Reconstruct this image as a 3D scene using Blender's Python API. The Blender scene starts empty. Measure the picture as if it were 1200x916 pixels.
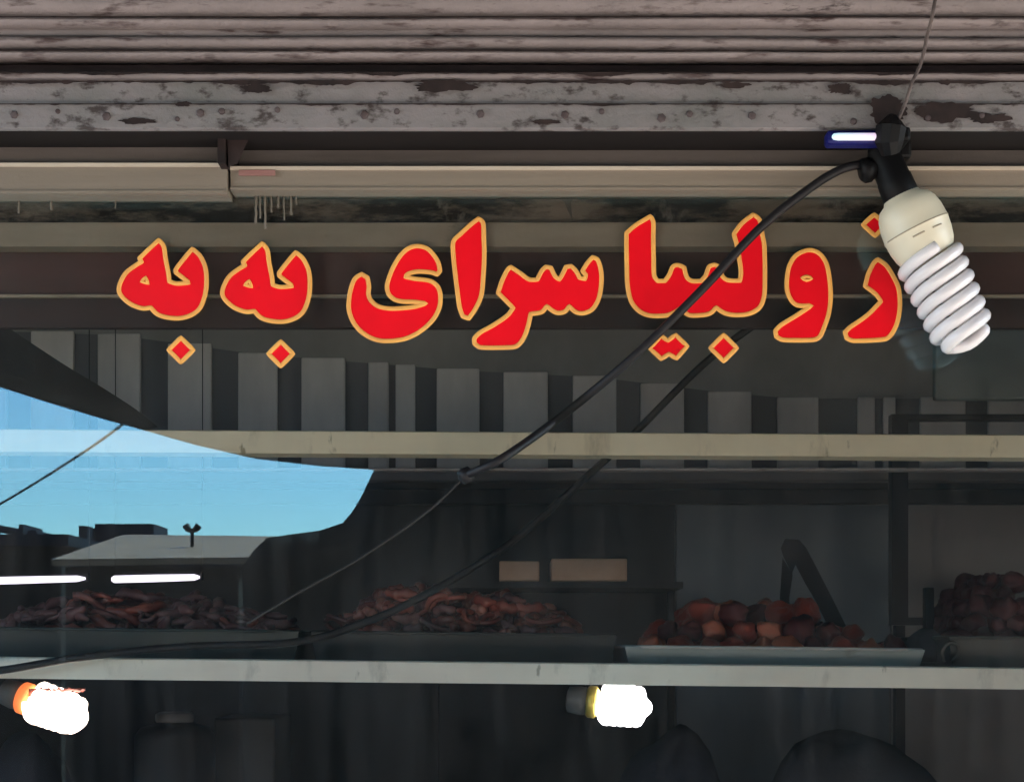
import bpy, bmesh, math, random
from mathutils import Vector, Matrix, noise, geometry
random.seed(7)
R_ = math.radians
scene = bpy.context.scene
C = scene.collection

# ------------------------------------------------------------------ camera
ZC = 1.55          # eye height
DG = 2.0           # camera to glass
F = 1800.0         # focal length in photo pixels (photo is 1200 wide)
HX, HY = 600.0, 760.0   # principal point in photo pixels
cam = bpy.data.cameras.new('camera')
cam.sensor_width = 36.0
cam.lens = 36.0 * F / 1200.0
cam.shift_y = (HY - 458.0) / 1200.0
cam.clip_start = 0.05
cam.clip_end = 3000.0
camo = bpy.data.objects.new('camera', cam)
C.objects.link(camo)
camo.location = (0, -DG, ZC)
camo.rotation_euler = (R_(90), 0, 0)
scene.camera = camo

# ------------------------------------------------------------------ sky + sun
SUN_EL, SUN_ROT = R_(57), R_(128)
w = bpy.data.worlds.new('World')
scene.world = w
w.use_nodes = True
nt = w.node_tree
nt.nodes.clear()
sky = nt.nodes.new('ShaderNodeTexSky')
sky.sky_type = 'NISHITA'
sky.sun_disc = False
sky.sun_elevation = SUN_EL
sky.sun_rotation = SUN_ROT
sky.air_density = 1.0
sky.dust_density = 0.3
sky.ozone_density = 3.0
bg = nt.nodes.new('ShaderNodeBackground')
bg.inputs['Strength'].default_value = 0.12
out = nt.nodes.new('ShaderNodeOutputWorld')
nt.links.new(sky.outputs[0], bg.inputs[0])
nt.links.new(bg.outputs[0], out.inputs[0])

sl = bpy.data.lights.new('sun', 'SUN')
sl.energy = 3.0
sl.angle = R_(0.5)
sl.color = (1.0, 0.95, 0.87)
so = bpy.data.objects.new('sun', sl)
C.objects.link(so)
sv = Vector((math.sin(SUN_ROT) * math.cos(SUN_EL), math.cos(SUN_ROT) * math.cos(SUN_EL), math.sin(SUN_EL)))
so.rotation_euler = sv.to_track_quat('Z', 'Y').to_euler()
so.location = (20, -20, 30)

scene.view_settings.view_transform = 'Standard'
scene.view_settings.look = 'None'
scene.view_settings.gamma = 1.0
scene.view_settings.use_curve_mapping = False
scene.view_settings.exposure = 3.32
scene.render.engine = 'CYCLES'
scene.cycles.max_bounces = 10
scene.cycles.transparent_max_bounces = 16
scene.cycles.diffuse_bounces = 5
scene.cycles.use_denoising = True

# ------------------------------------------------------------------ helpers
def P(px, py, d):
    "a point at distance d in front of the camera plane"
    return Vector(((px - HX) * d / F, d - DG, ZC + (HY - py) * d / F))

def Pm(px, py, d):
    "a point of the street that the glass mirrors at path length d"
    p = P(px, py, d)
    return Vector((p.x, -p.y, p.z))

def zz(py, d):
    return ZC + (HY - py) * d / F

def root_loc(o):
    while o.parent:
        o = o.parent
    return o.location.copy()

def obj(name, verts, faces, mat, parent=None, smooth=False, loc=None):
    me = bpy.data.meshes.new(name)
    off = Vector(parent.get('_b')) if parent and '_b' in parent else root_loc(parent) if parent else (loc or Vector((0, 0, 0)))
    me.from_pydata([tuple(Vector(v) - Vector(off)) for v in verts], [], faces)
    bm = bmesh.new(); bm.from_mesh(me)
    bmesh.ops.recalc_face_normals(bm, faces=bm.faces)
    bm.to_mesh(me); bm.free()
    if mat: me.materials.append(mat)
    if smooth:
        for p in me.polygons: p.use_smooth = True
    o = bpy.data.objects.new(name, me)
    C.objects.link(o)
    if parent: o.parent = parent
    else: o.location = off
    return o

def tag(o, label=None, cat=None, group=None, kind=None):
    if label: o['label'] = label
    if cat: o['category'] = cat
    if group: o['group'] = group
    if kind: o['kind'] = kind
    return o

def thing(name, label, cat, loc=(0, 0, 0), group=None, kind=None):
    o = bpy.data.objects.new(name, None)
    o.empty_display_size = 0.05
    C.objects.link(o)
    o.location = loc
    return tag(o, label, cat, group, kind)

def copy_tree(o, parent=None):
    c = o.copy(); C.objects.link(c); c.parent = parent
    for ch in o.children: copy_tree(ch, c)
    return c

class MB:
    def __init__(s): s.v = []; s.f = []
    def add(s, v, f):
        n = len(s.v); s.v += [Vector(a) for a in v]; s.f += [[i + n for i in q] for q in f]; return s
    def box(s, x0, x1, y0, y1, z0, z1, bev=0.0):
        if bev <= 0:
            v = [(x0,y0,z0),(x1,y0,z0),(x1,y1,z0),(x0,y1,z0),(x0,y0,z1),(x1,y0,z1),(x1,y1,z1),(x0,y1,z1)]
            f = [[0,3,2,1],[4,5,6,7],[0,1,5,4],[1,2,6,5],[2,3,7,6],[3,0,4,7]]
            return s.add(v, f)
        bm = bmesh.new()
        bmesh.ops.create_cube(bm, size=1)
        for q in bm.verts:
            q.co = Vector(((x0+x1)/2 + q.co.x*(x1-x0), (y0+y1)/2 + q.co.y*(y1-y0), (z0+z1)/2 + q.co.z*(z1-z0)))
        bmesh.ops.bevel(bm, geom=bm.edges[:], offset=bev, segments=2, affect='EDGES', profile=0.5)
        bm.verts.index_update()
        s.add([q.co.copy() for q in bm.verts], [[q.index for q in f.verts] for f in bm.faces]); bm.free()
        return s
    def tube(s, pts, r, n=8, closed=False, flat=None):
        pts = [Vector(p) for p in pts]
        m = len(pts); base = len(s.v)
        prev = None
        for i, p in enumerate(pts):
            if closed: t = pts[(i+1) % m] - pts[i-1]
            else: t = pts[min(i+1, m-1)] - pts[max(i-1, 0)]
            t.normalize()
            if flat is not None:
                b = Vector((0, 1, 0)); a = t.cross(b).normalized()
            else:
                if prev is None:
                    a = t.orthogonal().normalized()
                else:
                    a = (prev - t * prev.dot(t)).normalized()
                prev = a; b = t.cross(a)
            rr = r[i] if isinstance(r, (list, tuple)) else r
            for k in range(n):
                th = 2*math.pi*k/n
                s.v.append(p + a*math.cos(th)*rr + b*math.sin(th)*(rr if flat is None else flat))
        rng = m if closed else m-1
        for i in range(rng):
            for k in range(n):
                i2 = (i+1) % m
                s.f.append([base+i*n+k, base+i*n+(k+1) % n, base+i2*n+(k+1) % n, base+i2*n+k])
        if not closed:
            s.f.append([base+k for k in range(n)][::-1])
            s.f.append([base+(m-1)*n+k for k in range(n)])
        return s
    def lathe(s, prof, n=24, M=None):
        base = len(s.v)
        for r, z in prof:
            for k in range(n):
                th = 2*math.pi*k/n
                q = Vector((r*math.cos(th), r*math.sin(th), z))
                s.v.append(M @ q if M else q)
        for i in range(len(prof)-1):
            for k in range(n):
                s.f.append([base+i*n+k, base+i*n+(k+1) % n, base+(i+1)*n+(k+1) % n, base+(i+1)*n+k])
        s.f.append([base+k for k in range(n)][::-1])
        s.f.append([base+(len(prof)-1)*n+k for k in range(n)])
        return s
    def xform(s, M):
        s.v = [M @ q for q in s.v]; return s
    def build(s, name, mat, parent=None, smooth=False, loc=None):
        return obj(name, s.v, s.f, mat, parent, smooth, loc)

def extrude_x(prof, x0, x1, seg=90, ay=0.0, az=0.0, freq=2.0, seed=0.0, close=True):
    "a (y,z) profile drawn along x, slightly dented"
    mb = MB(); n = len(prof)
    for i in range(seg+1):
        x = x0 + (x1-x0)*i/seg
        dy = noise.noise(Vector((x*freq, seed, 1.3)))*ay + noise.noise(Vector((x*freq*5, seed, 4.3)))*ay*0.3
        dz = noise.noise(Vector((x*freq, seed, 7.7)))*az + noise.noise(Vector((x*freq*6, seed, 9.7)))*az*0.35
        for (y, z) in prof:
            mb.v.append(Vector((x, y+dy, z+dz)))
    for i in range(seg):
        for k in range(n if close else n-1):
            mb.f.append([i*n+k, i*n+(k+1) % n, (i+1)*n+(k+1) % n, (i+1)*n+k])
    if close:
        mb.f.append(list(range(n))); mb.f.append([seg*n+k for k in range(n)][::-1])
    return mb

# ------------------------------------------------------------------ materials
def lk(nt, a, b): nt.links.new(a, b)

def mat(name, c1, c2=None, rough=0.7, scale=8.0, stretch=(1, 1, 1), bump=0.0, bscale=60.0,
        grime=None, gscale=6.0, gthr=(0.58, 0.68), gstretch=(1, 1, 1), spec=0.3, metal=0.0,
        grime2=None, g2scale=30.0, g2thr=(0.62, 0.7), g2stretch=(1, 1, 1), emit=None, estr=0.0):
    m = bpy.data.materials.new(name); m.use_nodes = True
    nt = m.node_tree; bs = nt.nodes['Principled BSDF']
    bs.inputs['Roughness'].default_value = rough
    bs.inputs['Metallic'].default_value = metal
    bs.inputs['Specular IOR Level'].default_value = spec
    tc = nt.nodes.new('ShaderNodeTexCoord')
    def nz(sc, st, det=6.0, rg=0.6):
        mp = nt.nodes.new('ShaderNodeMapping'); mp.inputs['Scale'].default_value = st
        lk(nt, tc.outputs['Object'], mp.inputs[0])
        n = nt.nodes.new('ShaderNodeTexNoise')
        n.inputs['Scale'].default_value = sc; n.inputs['Detail'].default_value = det
        n.inputs['Roughness'].default_value = rg
        lk(nt, mp.outputs[0], n.inputs['Vector']); return n.outputs['Fac']
    def ramp(fac, a, b):
        r = nt.nodes.new('ShaderNodeMapRange'); r.inputs[1].default_value = a; r.inputs[2].default_value = b
        lk(nt, fac, r.inputs[0]); return r.outputs[0]
    def mix(fac, a, b):
        x = nt.nodes.new('ShaderNodeMix'); x.data_type = 'RGBA'
        lk(nt, fac, x.inputs[0])
        for v, i in ((a, 6), (b, 7)):
            if isinstance(v, tuple): x.inputs[i].default_value = (*v, 1)
            else: lk(nt, v, x.inputs[i])
        return x.outputs[2]
    col = c1
    if c2: col = mix(ramp(nz(scale, stretch), 0.35, 0.68), c1, c2)
    if grime: col = mix(ramp(nz(gscale, gstretch, 9.0, 0.68), *gthr), col, grime)
    if grime2: col = mix(ramp(nz(g2scale, g2stretch, 5.0, 0.6), *g2thr), col, grime2)
    if isinstance(col, tuple): bs.inputs['Base Color'].default_value = (*col, 1)
    else: lk(nt, col, bs.inputs['Base Color'])
    if bump:
        b = nt.nodes.new('ShaderNodeBump'); b.inputs['Strength'].default_value = bump
        b.inputs['Distance'].default_value = 0.004
        lk(nt, nz(bscale, (1, 1, 1)), b.inputs['Height']); lk(nt, b.outputs[0], bs.inputs['Normal'])
    if emit:
        bs.inputs['Emission Color'].default_value = (*emit, 1)
        bs.inputs['Emission Strength'].default_value = estr
    return m

M = {}
M['shutter'] = mat('shutter_paint', (0.295, 0.252, 0.246), (0.20, 0.173, 0.168), 0.55, 5, (1, 1, 4), 0.5, 120,
                   grime=(0.028, 0.018, 0.02), gscale=20, gthr=(0.62, 0.69), gstretch=(0.35, 1, 1.6),
                   grime2=(0.075, 0.05, 0.048), g2scale=42, g2thr=(0.56, 0.68), g2stretch=(0.35, 1, 1.8))
M['fascia'] = mat('fascia_paint', (0.265, 0.24, 0.24), (0.185, 0.182, 0.175), 0.6, 7, (1, 1, 2), 0.6, 90,
                  grime=(0.022, 0.018, 0.02), gscale=24, gthr=(0.64, 0.71), gstretch=(0.7, 1, 1.3),
                  grime2=(0.065, 0.052, 0.05), g2scale=48, g2thr=(0.55, 0.66), g2stretch=(0.7, 1, 1.2))
M['recess'] = mat('dark_recess', (0.035, 0.026, 0.026), (0.07, 0.05, 0.05), 0.8, 6, (1, 1, 5), 0.3, 80)  # dark brownish tone for the recess strip and head back board
M['darkshade'] = mat('painted_dark_shade', (0.006, 0.0045, 0.0045), (0.012, 0.009, 0.008), 0.9, 9, (0.5, 1, 3))  # near-black: shade under the fascia and in slat gaps put into the colour
M['board'] = mat('grey_board', (0.115, 0.098, 0.088), (0.075, 0.064, 0.056), 0.7, 5, (0.5, 1, 6), 0.2, 100,
                 grime=(0.02, 0.016, 0.015), gscale=9, gthr=(0.66, 0.73))
M['rail'] = mat('cream_rail', (0.26, 0.215, 0.165), (0.21, 0.175, 0.135), 0.5, 3, (0.3, 1, 10), 0.15, 150,
                grime=(0.07, 0.055, 0.04), gscale=8, gthr=(0.62, 0.76), gstretch=(0.4, 1, 5))
M['bead'] = mat('cream_bead', (0.66, 0.58, 0.47), (0.5, 0.43, 0.34), 0.5, 4, (0.5, 1, 4))
M['bolt'] = mat('rusty_bolt', (0.06, 0.04, 0.04), (0.12, 0.1, 0.1), 0.6, 60)
M['rust'] = mat('dark_rust', (0.014, 0.010, 0.010), (0.04, 0.026, 0.024), 0.85, 30)
M['pinkmark'] = mat('pink_paint', (0.36, 0.15, 0.14), (0.26, 0.17, 0.14), 0.6)
M['plaster'] = mat('peeling_board', (0.30, 0.235, 0.175), (0.17, 0.135, 0.10), 0.8, 9, (0.6, 1, 1.8), 0.4, 60,
                   grime=(0.02, 0.016, 0.012), gscale=9, gthr=(0.45, 0.55), gstretch=(0.5, 1, 1.8),
                   grime2=(0.27, 0.23, 0.19), g2scale=14, g2thr=(0.64, 0.70), g2stretch=(1,1,0.6))
M['batten'] = mat('pale_batten', (0.50, 0.40, 0.30), (0.38, 0.305, 0.225), 0.7, 6, (0.7, 1, 3), 0.2, 80,
                  grime=(0.14, 0.11, 0.08), gscale=9, gthr=(0.58, 0.72), gstretch=(0.6, 1, 1.5))
M['brown'] = mat('brown_board', (0.145, 0.068, 0.058), (0.095, 0.05, 0.042), 0.6, 4, (0.4, 1, 4), 0.1, 60)
M['brown_dark'] = mat('dark_brown_board', (0.075, 0.042, 0.038), (0.045, 0.03, 0.028), 0.6, 4, (0.4, 1, 4))
M['innerrail'] = mat('yellowed_rail', (0.90, 0.76, 0.54), (0.78, 0.65, 0.45), 0.55, 5, (0.6, 1, 2), 0.1, 80,
                     grime=(0.42, 0.33, 0.21), gscale=9, gthr=(0.56, 0.75), gstretch=(1.5, 1, 0.6),
                     grime2=(0.4, 0.32, 0.2), g2scale=40, g2thr=(0.67, 0.72), g2stretch=(1.2, 1, 0.35))
M['shelf'] = mat('white_shelf_paint', (0.88, 0.80, 0.67), (0.76, 0.69, 0.58), 0.5, 6, (0.8, 1, 2), 0.1, 80,
                 grime=(0.40, 0.36, 0.29), gscale=9, gthr=(0.56, 0.75), gstretch=(1.5, 1, 0.6),
                 grime2=(0.42, 0.38, 0.3), g2scale=38, g2thr=(0.67, 0.72), g2stretch=(1.2, 1, 0.35))
M['red'] = mat('red_vinyl', (0.95, 0.004, 0.014), (0.78, 0.004, 0.013), 0.45, 5, spec=0.2, grime=(0.5, 0.01, 0.015), gscale=26, gthr=(0.66, 0.76))
M['gold'] = mat('gold_vinyl', (0.95, 0.47, 0.11), (0.80, 0.37, 0.10), 0.5, 14, spec=0.2)
M['cream_plastic'] = mat('cream_plastic', (0.74, 0.68, 0.52), (0.68, 0.62, 0.46), 0.35, 12, spec=0.4,
                         grime=(0.5, 0.44, 0.32), gscale=20, gthr=(0.6, 0.8))
M['white_glass'] = mat('white_tube', (0.80, 0.76, 0.76), (0.76, 0.73, 0.73), 0.18, 10, spec=0.5)
M['ink'] = mat('grey_print', (0.36, 0.31, 0.22))
M['black_plastic'] = mat('black_plastic', (0.004, 0.004, 0.0045), (0.007, 0.007, 0.0075), 0.5, 20, spec=0.15)
M['cable'] = mat('black_cable', (0.012, 0.011, 0.012), None, 0.5, spec=0.25)
M['oldwire'] = mat('old_wire', (0.16, 0.13, 0.12), (0.05, 0.04, 0.04), 0.7, 40)
M['tail'] = mat('grey_wire', (0.022, 0.02, 0.018), None, 0.7)
M['ledhalo'] = mat('halo_blue_housing', (0.006, 0.008, 0.11), None, 0.4)  # blue stands in for the halo around the lamp
M['ledlight'] = mat('led_glow', (0.8, 0.8, 0.9), emit=(0.75, 0.82, 1.0), estr=0.45)
def led_gradient(m):
    nt = m.node_tree; tc = nt.nodes.new('ShaderNodeTexCoord'); sp = nt.nodes.new('ShaderNodeSeparateXYZ')
    lk(nt, tc.outputs['Generated'], sp.inputs[0])
    mr = nt.nodes.new('ShaderNodeValToRGB')
    mr.color_ramp.elements[0].color = (0.35, 0.80, 1.0, 1); mr.color_ramp.elements[1].color = (1.0, 0.62, 0.95, 1)
    lk(nt, sp.outputs[0], mr.inputs[0]); lk(nt, mr.outputs[0], nt.nodes['Principled BSDF'].inputs['Emission Color'])
M['ledlight'].node_tree.nodes['Principled BSDF'].inputs['Emission Strength'].default_value = 0.062
led_gradient(M['ledlight'])
M['tubelight'] = mat('tube_glow', (0.8, 0.8, 0.9), emit=(0.86, 0.80, 1.0), estr=0.2)
M['bulbwhite'] = mat('lit_white_tube', (0.8, 0.8, 0.8), emit=(1.0, 0.97, 1.0), estr=0.8)
M['bulbwarm'] = mat('lit_warm_tube', (0.8, 0.8, 0.8), emit=(1.0, 0.80, 0.66), estr=0.8)
M['brass'] = mat('brass_ring', (0.55, 0.42, 0.08), None, 0.35, spec=0.5, metal=0.6)
M['amber'] = mat('amber_base', (0.6, 0.16, 0.03), None, 0.4)
M['greybase'] = mat('grey_base', (0.12, 0.115, 0.11), (0.08, 0.08, 0.08), 0.5, 20)
M['film'] = mat('glow_film', (0.34, 0.075, 0.045), (0.22, 0.05, 0.04), 0.4, 30, spec=0.4)  # orange of the bulb's glow painted into the film
M['haloring'] = mat('orange_halo_glow', (0.6, 0.2, 0.06), emit=(1.0, 0.20, 0.05), estr=0.10)  # emission added on the bulb's ring to carry its orange halo
M['tin'] = mat('tin_tray', (0.24, 0.28, 0.27), (0.18, 0.22, 0.21), 0.45, 10, spec=0.4, metal=0.0, grime=(0.1, 0.11, 0.1), gscale=16, gthr=(0.6, 0.75))
M['rim'] = mat('tin_rim', (0.42, 0.42, 0.40), (0.34, 0.34, 0.33), 0.4, 10)
M['oldtin'] = mat('old_tray', (0.075, 0.07, 0.06), (0.045, 0.045, 0.042), 0.5, 14, grime=(0.14, 0.13, 0.11), gscale=18, gthr=(0.62, 0.7))
M['greentray'] = mat('green_tray', (0.022, 0.034, 0.033), (0.03, 0.042, 0.036), 0.45, 10, grime=(0.07, 0.08, 0.08), gscale=22, gthr=(0.66, 0.74))
M['browntray'] = mat('brown_tray', (0.035, 0.034, 0.028), (0.022, 0.026, 0.026), 0.5, 10)
M['bamieh'] = mat('syrup_dough', (0.52, 0.080, 0.038), (0.28, 0.034, 0.022), 0.32, 25, spec=0.5, bump=0.8, bscale=45)
M['bamieh_pale'] = mat('pale_syrup_dough', (0.58, 0.17, 0.08), (0.36, 0.07, 0.04), 0.3, 25, spec=0.5, bump=0.3, bscale=70)
M['bamieh_dark'] = mat('dark_syrup_dough', (0.10, 0.010, 0.010), (0.05, 0.006, 0.006), 0.55, 25, spec=0.5, bump=0.3, bscale=70)
M['zoolbia'] = mat('fried_batter', (0.30, 0.075, 0.045), (0.18, 0.04, 0.028), 0.28, 20, spec=0.5, bump=0.2, bscale=80)
M['zoolbia_pale'] = mat('pale_fried_batter', (0.48, 0.18, 0.12), (0.32, 0.10, 0.07), 0.35, 20, spec=0.5, bump=0.2, bscale=80)
M['zoolbia_mauve'] = mat('mauve_fried_batter', (0.21, 0.085, 0.072), (0.13, 0.05, 0.046), 0.4, 20, spec=0.4, bump=0.2, bscale=80)
M['wallpanel'] = mat('grey_panel', (0.80, 0.75, 0.69), (0.50, 0.48, 0.45), 0.7, 5, (1, 1, 0.35), 0.1, 60)
M['uppersheet'] = mat('mid_grey_sheet', (0.36, 0.35, 0.325), (0.22, 0.215, 0.205), 0.8, 3, (1, 1, 0.7))
M['walldark'] = mat('dark_wall', (0.15, 0.15, 0.155), (0.11, 0.11, 0.115), 0.8, 2)
M['bluewall'] = mat('blue_grey_wall', (0.13, 0.15, 0.165), (0.09, 0.105, 0.12), 0.7, 3, (2, 1, 0.6))
M['greywall'] = mat('grey_wall', (0.26, 0.235, 0.225), (0.20, 0.185, 0.18), 0.8, 3)
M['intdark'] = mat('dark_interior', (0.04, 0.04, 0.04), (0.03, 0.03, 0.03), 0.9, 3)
M['blackmetal'] = mat('black_metal', (0.01, 0.01, 0.012), None, 0.5)
M['darkgrey'] = mat('dark_fold_tone', (0.03, 0.028, 0.028), (0.045, 0.042, 0.04), 0.9, 6, bump=0.2, bscale=50)
M['palegreen'] = mat('pale_green_glow', (0.15, 0.175, 0.16), (0.09, 0.105, 0.10), 0.7, 2.2)
M['card'] = mat('cardboard', (0.66, 0.43, 0.29), (0.55, 0.35, 0.23), 0.8, 14)
M['cloth'] = mat('sack_cloth', (0.05, 0.047, 0.052), (0.035, 0.036, 0.04), 0.9, 6, bump=0.4, bscale=30)
M['cloth2'] = mat('blue_black_cloth', (0.022, 0.025, 0.034), (0.03, 0.03, 0.036), 0.9, 6, bump=0.4, bscale=30)
M['canister'] = mat('grey_canister', (0.035, 0.035, 0.035), (0.025, 0.025, 0.026), 0.6, 8)
M['drip'] = mat('dried_paint', (0.19, 0.165, 0.13), (0.13, 0.11, 0.085), 0.7, 20)
M['tarp'] = mat('brown_tarpaulin', (0.026, 0.014, 0.012), (0.018, 0.010, 0.009), 0.8, 4, bump=0.2, bscale=20)
M['darktarp'] = mat('dark_tarpaulin', (0.008, 0.009, 0.011), (0.014, 0.015, 0.017), 0.8, 3, bump=0.2, bscale=20)
M['render'] = mat('wall_render', (0.34, 0.30, 0.25), (0.28, 0.24, 0.2), 0.9, 1.5, bump=0.3, bscale=15)
M['mud'] = mat('mud_wall', (0.04, 0.03, 0.028), (0.03, 0.023, 0.021), 0.9, 1.2)
M['farwall'] = mat('far_wall', (0.025, 0.028, 0.045), (0.02, 0.022, 0.035), 0.9, 1)
M['roof'] = mat('pale_sheet_roof', (0.42, 0.22, 0.14), (0.32, 0.18, 0.12), 0.6, 1.5, bump=0.1, bscale=10)
M['asphalt'] = mat('asphalt', (0.05, 0.05, 0.052), (0.06, 0.06, 0.06), 0.9, 3, bump=0.4, bscale=40)
M['paving'] = mat('paving', (0.36, 0.31, 0.26), (0.30, 0.26, 0.22), 0.85, 3, bump=0.3, bscale=25)
M['kerb'] = mat('kerb_stone', (0.26, 0.25, 0.24), None, 0.85)

def glass_mat():
    m = bpy.data.materials.new('window_glass'); m.use_nodes = True
    nt = m.node_tree; nt.nodes.clear()
    o = nt.nodes.new('ShaderNodeOutputMaterial')
    tr = nt.nodes.new('ShaderNodeBsdfTransparent'); tr.inputs[0].default_value = (0.995, 0.99, 0.98, 1)
    gl = nt.nodes.new('ShaderNodeBsdfGlossy'); gl.inputs['Roughness'].default_value = 0.0
    gl.inputs['Color'].default_value = (0.48, 0.87, 1.0, 1)
    fr = nt.nodes.new('ShaderNodeFresnel'); fr.inputs[0].default_value = 1.55
    gt = nt.nodes.new('ShaderNodeTexCoord'); gn = nt.nodes.new('ShaderNodeTexNoise')
    gn.inputs['Scale'].default_value = 7; gn.inputs['Detail'].default_value = 2
    lk(nt, gt.outputs['Object'], gn.inputs['Vector'])
    gb = nt.nodes.new('ShaderNodeBump'); gb.inputs['Strength'].default_value = 0.0004; gb.inputs['Distance'].default_value = 0.004
    lk(nt, gn.outputs['Fac'], gb.inputs['Height']); lk(nt, gb.outputs[0], gl.inputs['Normal'])
    mx = nt.nodes.new('ShaderNodeMixShader')
    lk(nt, fr.outputs[0], mx.inputs[0]); lk(nt, tr.outputs[0], mx.inputs[1]); lk(nt, gl.outputs[0], mx.inputs[2])
    # thin film of dust
    df = nt.nodes.new('ShaderNodeBsdfDiffuse'); df.inputs[0].default_value = (0.55, 0.52, 0.48, 1)
    tc = nt.nodes.new('ShaderNodeTexCoord')
    def nz(sc, st):
        mp = nt.nodes.new('ShaderNodeMapping'); mp.inputs['Scale'].default_value = st
        lk(nt, tc.outputs['Object'], mp.inputs[0])
        n = nt.nodes.new('ShaderNodeTexNoise'); n.inputs['Scale'].default_value = sc; n.inputs['Detail'].default_value = 7
        n.inputs['Roughness'].default_value = 0.65
        lk(nt, mp.outputs[0], n.inputs['Vector']); return n.outputs['Fac']
    a = nz(5, (1, 1, 0.5)); b = nz(42, (1, 1, 0.07))
    mu = nt.nodes.new('ShaderNodeMath'); mu.operation = 'MULTIPLY'; lk(nt, a, mu.inputs[0]); lk(nt, b, mu.inputs[1])
    mr = nt.nodes.new('ShaderNodeMapRange'); mr.inputs[1].default_value = 0.17; mr.inputs[2].default_value = 0.5
    mr.inputs[3].default_value = 0.0; mr.inputs[4].default_value = 0.034
    lk(nt, mu.outputs[0], mr.inputs[0])
    m2 = nt.nodes.new('ShaderNodeMixShader')
    lk(nt, mr.outputs[0], m2.inputs[0]); lk(nt, mx.outputs[0], m2.inputs[1]); lk(nt, df.outputs[0], m2.inputs[2])
    lk(nt, m2.outputs[0], o.inputs[0])
    return m
M['glass'] = glass_mat()

# ------------------------------------------------------------------ ground and street
tag(MB().box(-400, 400, -400, 400, -0.5, 0.0).build('ground', M['asphalt']), kind='structure')
tag(MB().box(-22, 22, -5.0, 0.3, 0.004, 0.12).build('pavement', M['paving']), kind='structure')
kb = MB()
for i in range(44):
    kb.box(-22+i+0.005, -21+i-0.005, -5.15, -5.002, 0.004, 0.13, 0.012)
tag(kb.build('kerb', M['kerb']), kind='structure')

# ------------------------------------------------------------------ shop building (shell)
XL, XR = -2.05, 2.05
sb = thing('shop_building', 'rendered shop building that holds the glazed front and roller shutter', 'building', (0, 0.3, 0))
MB().box(-20, 20, 0.02, 6, zz(-60, 2.0), 14).build('upper_wall', M['render'], sb)
MB().box(-20, XL, 0.02, 6, 0.0, zz(-60, 2.0)).build('pier', M['render'], sb)
MB().box(XR, 20, 0.02, 6, 0.0, zz(-60, 2.0)).build('pier', M['render'], sb)
MB().box(XL, XR, 0.02, 0.25, 0.0, 0.75).build('sill_wall', M['render'], sb)
DB = 3.6   # path length to the back wall
yB = DB - DG
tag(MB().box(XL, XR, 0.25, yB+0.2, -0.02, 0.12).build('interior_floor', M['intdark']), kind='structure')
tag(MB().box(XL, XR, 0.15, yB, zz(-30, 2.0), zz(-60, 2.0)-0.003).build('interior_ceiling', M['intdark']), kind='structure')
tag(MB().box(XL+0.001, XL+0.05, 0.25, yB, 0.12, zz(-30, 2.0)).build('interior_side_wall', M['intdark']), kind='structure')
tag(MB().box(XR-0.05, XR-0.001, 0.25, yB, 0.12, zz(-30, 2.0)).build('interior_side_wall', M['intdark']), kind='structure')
bw = MB().box(XL+0.05, XR-0.05, yB, yB+0.15, 0.12, zz(-30, 2.0)).build('back_wall', M['walldark'])
tag(bw, kind='structure')
def PT(px):
    ks = [(-200,380),(60,389),(140,392),(300,414),(540,433),(700,441),(840,458),(930,466),(1300,466)]
    for (a, ha), (b, hb) in zip(ks, ks[1:]):
        if a <= px <= b: return ha+(hb-ha)*(px-a)/(b-a)
    return 466
# light grey vertical panels along the back wall
for a, b in [(-118,-68),(-40,10),(38,88),(116,166),(198,249),(280,326),(354,405),(432,456),(464,487),(512,562),(590,642),(671,722),(750,801),
             (829,880),(910,958),(1004,1024),(1034,1048),(1077,1130),(1156,1208)]:
    x0, x1 = (a-HX)*DB/F, (b-HX)*DB/F
    mb = MB().box(x0, x1, yB-0.014, yB-0.001, zz(553, DB), zz(PT((a+b)/2), DB), 0.003)
    mb.build('panel', M['wallpanel'], bw)
# mid-grey sheet above the panels, its lower edge sloping
us = [(-260, 350), (1400, 350)] + [(px, PT(px)+1) for px in range(1400, -261, -40)]
nn = len(us); mb = MB()
tri = geometry.tessellate_polygon([[Vector((x, y, 0)) for x, y in us]])
clampx = lambda v: Vector((max(XL+.051, min(XR-.051, v.x)), v.y, v.z))
mb.add([clampx(P(x, y, DB-0.010)) for x, y in us] + [clampx(P(x, y, DB-0.001)) for x, y in us], [list(t) for t in tri] + [[i+nn for i in t][::-1] for t in tri] + [[i, (i+1) % nn, (i+1) % nn+nn, i+nn] for i in range(nn)])
mb.build('upper_sheet', M['uppersheet'], bw)
# blue-grey and grey sheets lower on the back wall
MB().box((792-HX)*DB/F, (1040-HX)*DB/F, yB-0.012, yB-0.001, zz(1000, DB), zz(592, DB)).build('lower_sheet', M['bluewall'], bw)
MB().box((1044-HX)*DB/F, (1300-HX)*DB/F, yB-0.010, yB-0.001, zz(1000, DB), zz(592, DB)).build('lower_sheet', M['greywall'], bw)
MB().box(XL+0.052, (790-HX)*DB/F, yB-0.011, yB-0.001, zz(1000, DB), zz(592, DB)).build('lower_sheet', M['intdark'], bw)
# horizontal ledges under the panels
MB().box(XL+0.05, XR-0.05, yB-0.05, yB-0.0012, zz(566, DB), zz(554, DB), 0.004).build('ledge', M['greywall'], bw)
MB().box(XL+0.05, XR-0.05, yB-0.03, yB-0.0013, zz(592, DB), zz(574, DB), 0.004).build('ledge', M['intdark'], bw)

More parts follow.
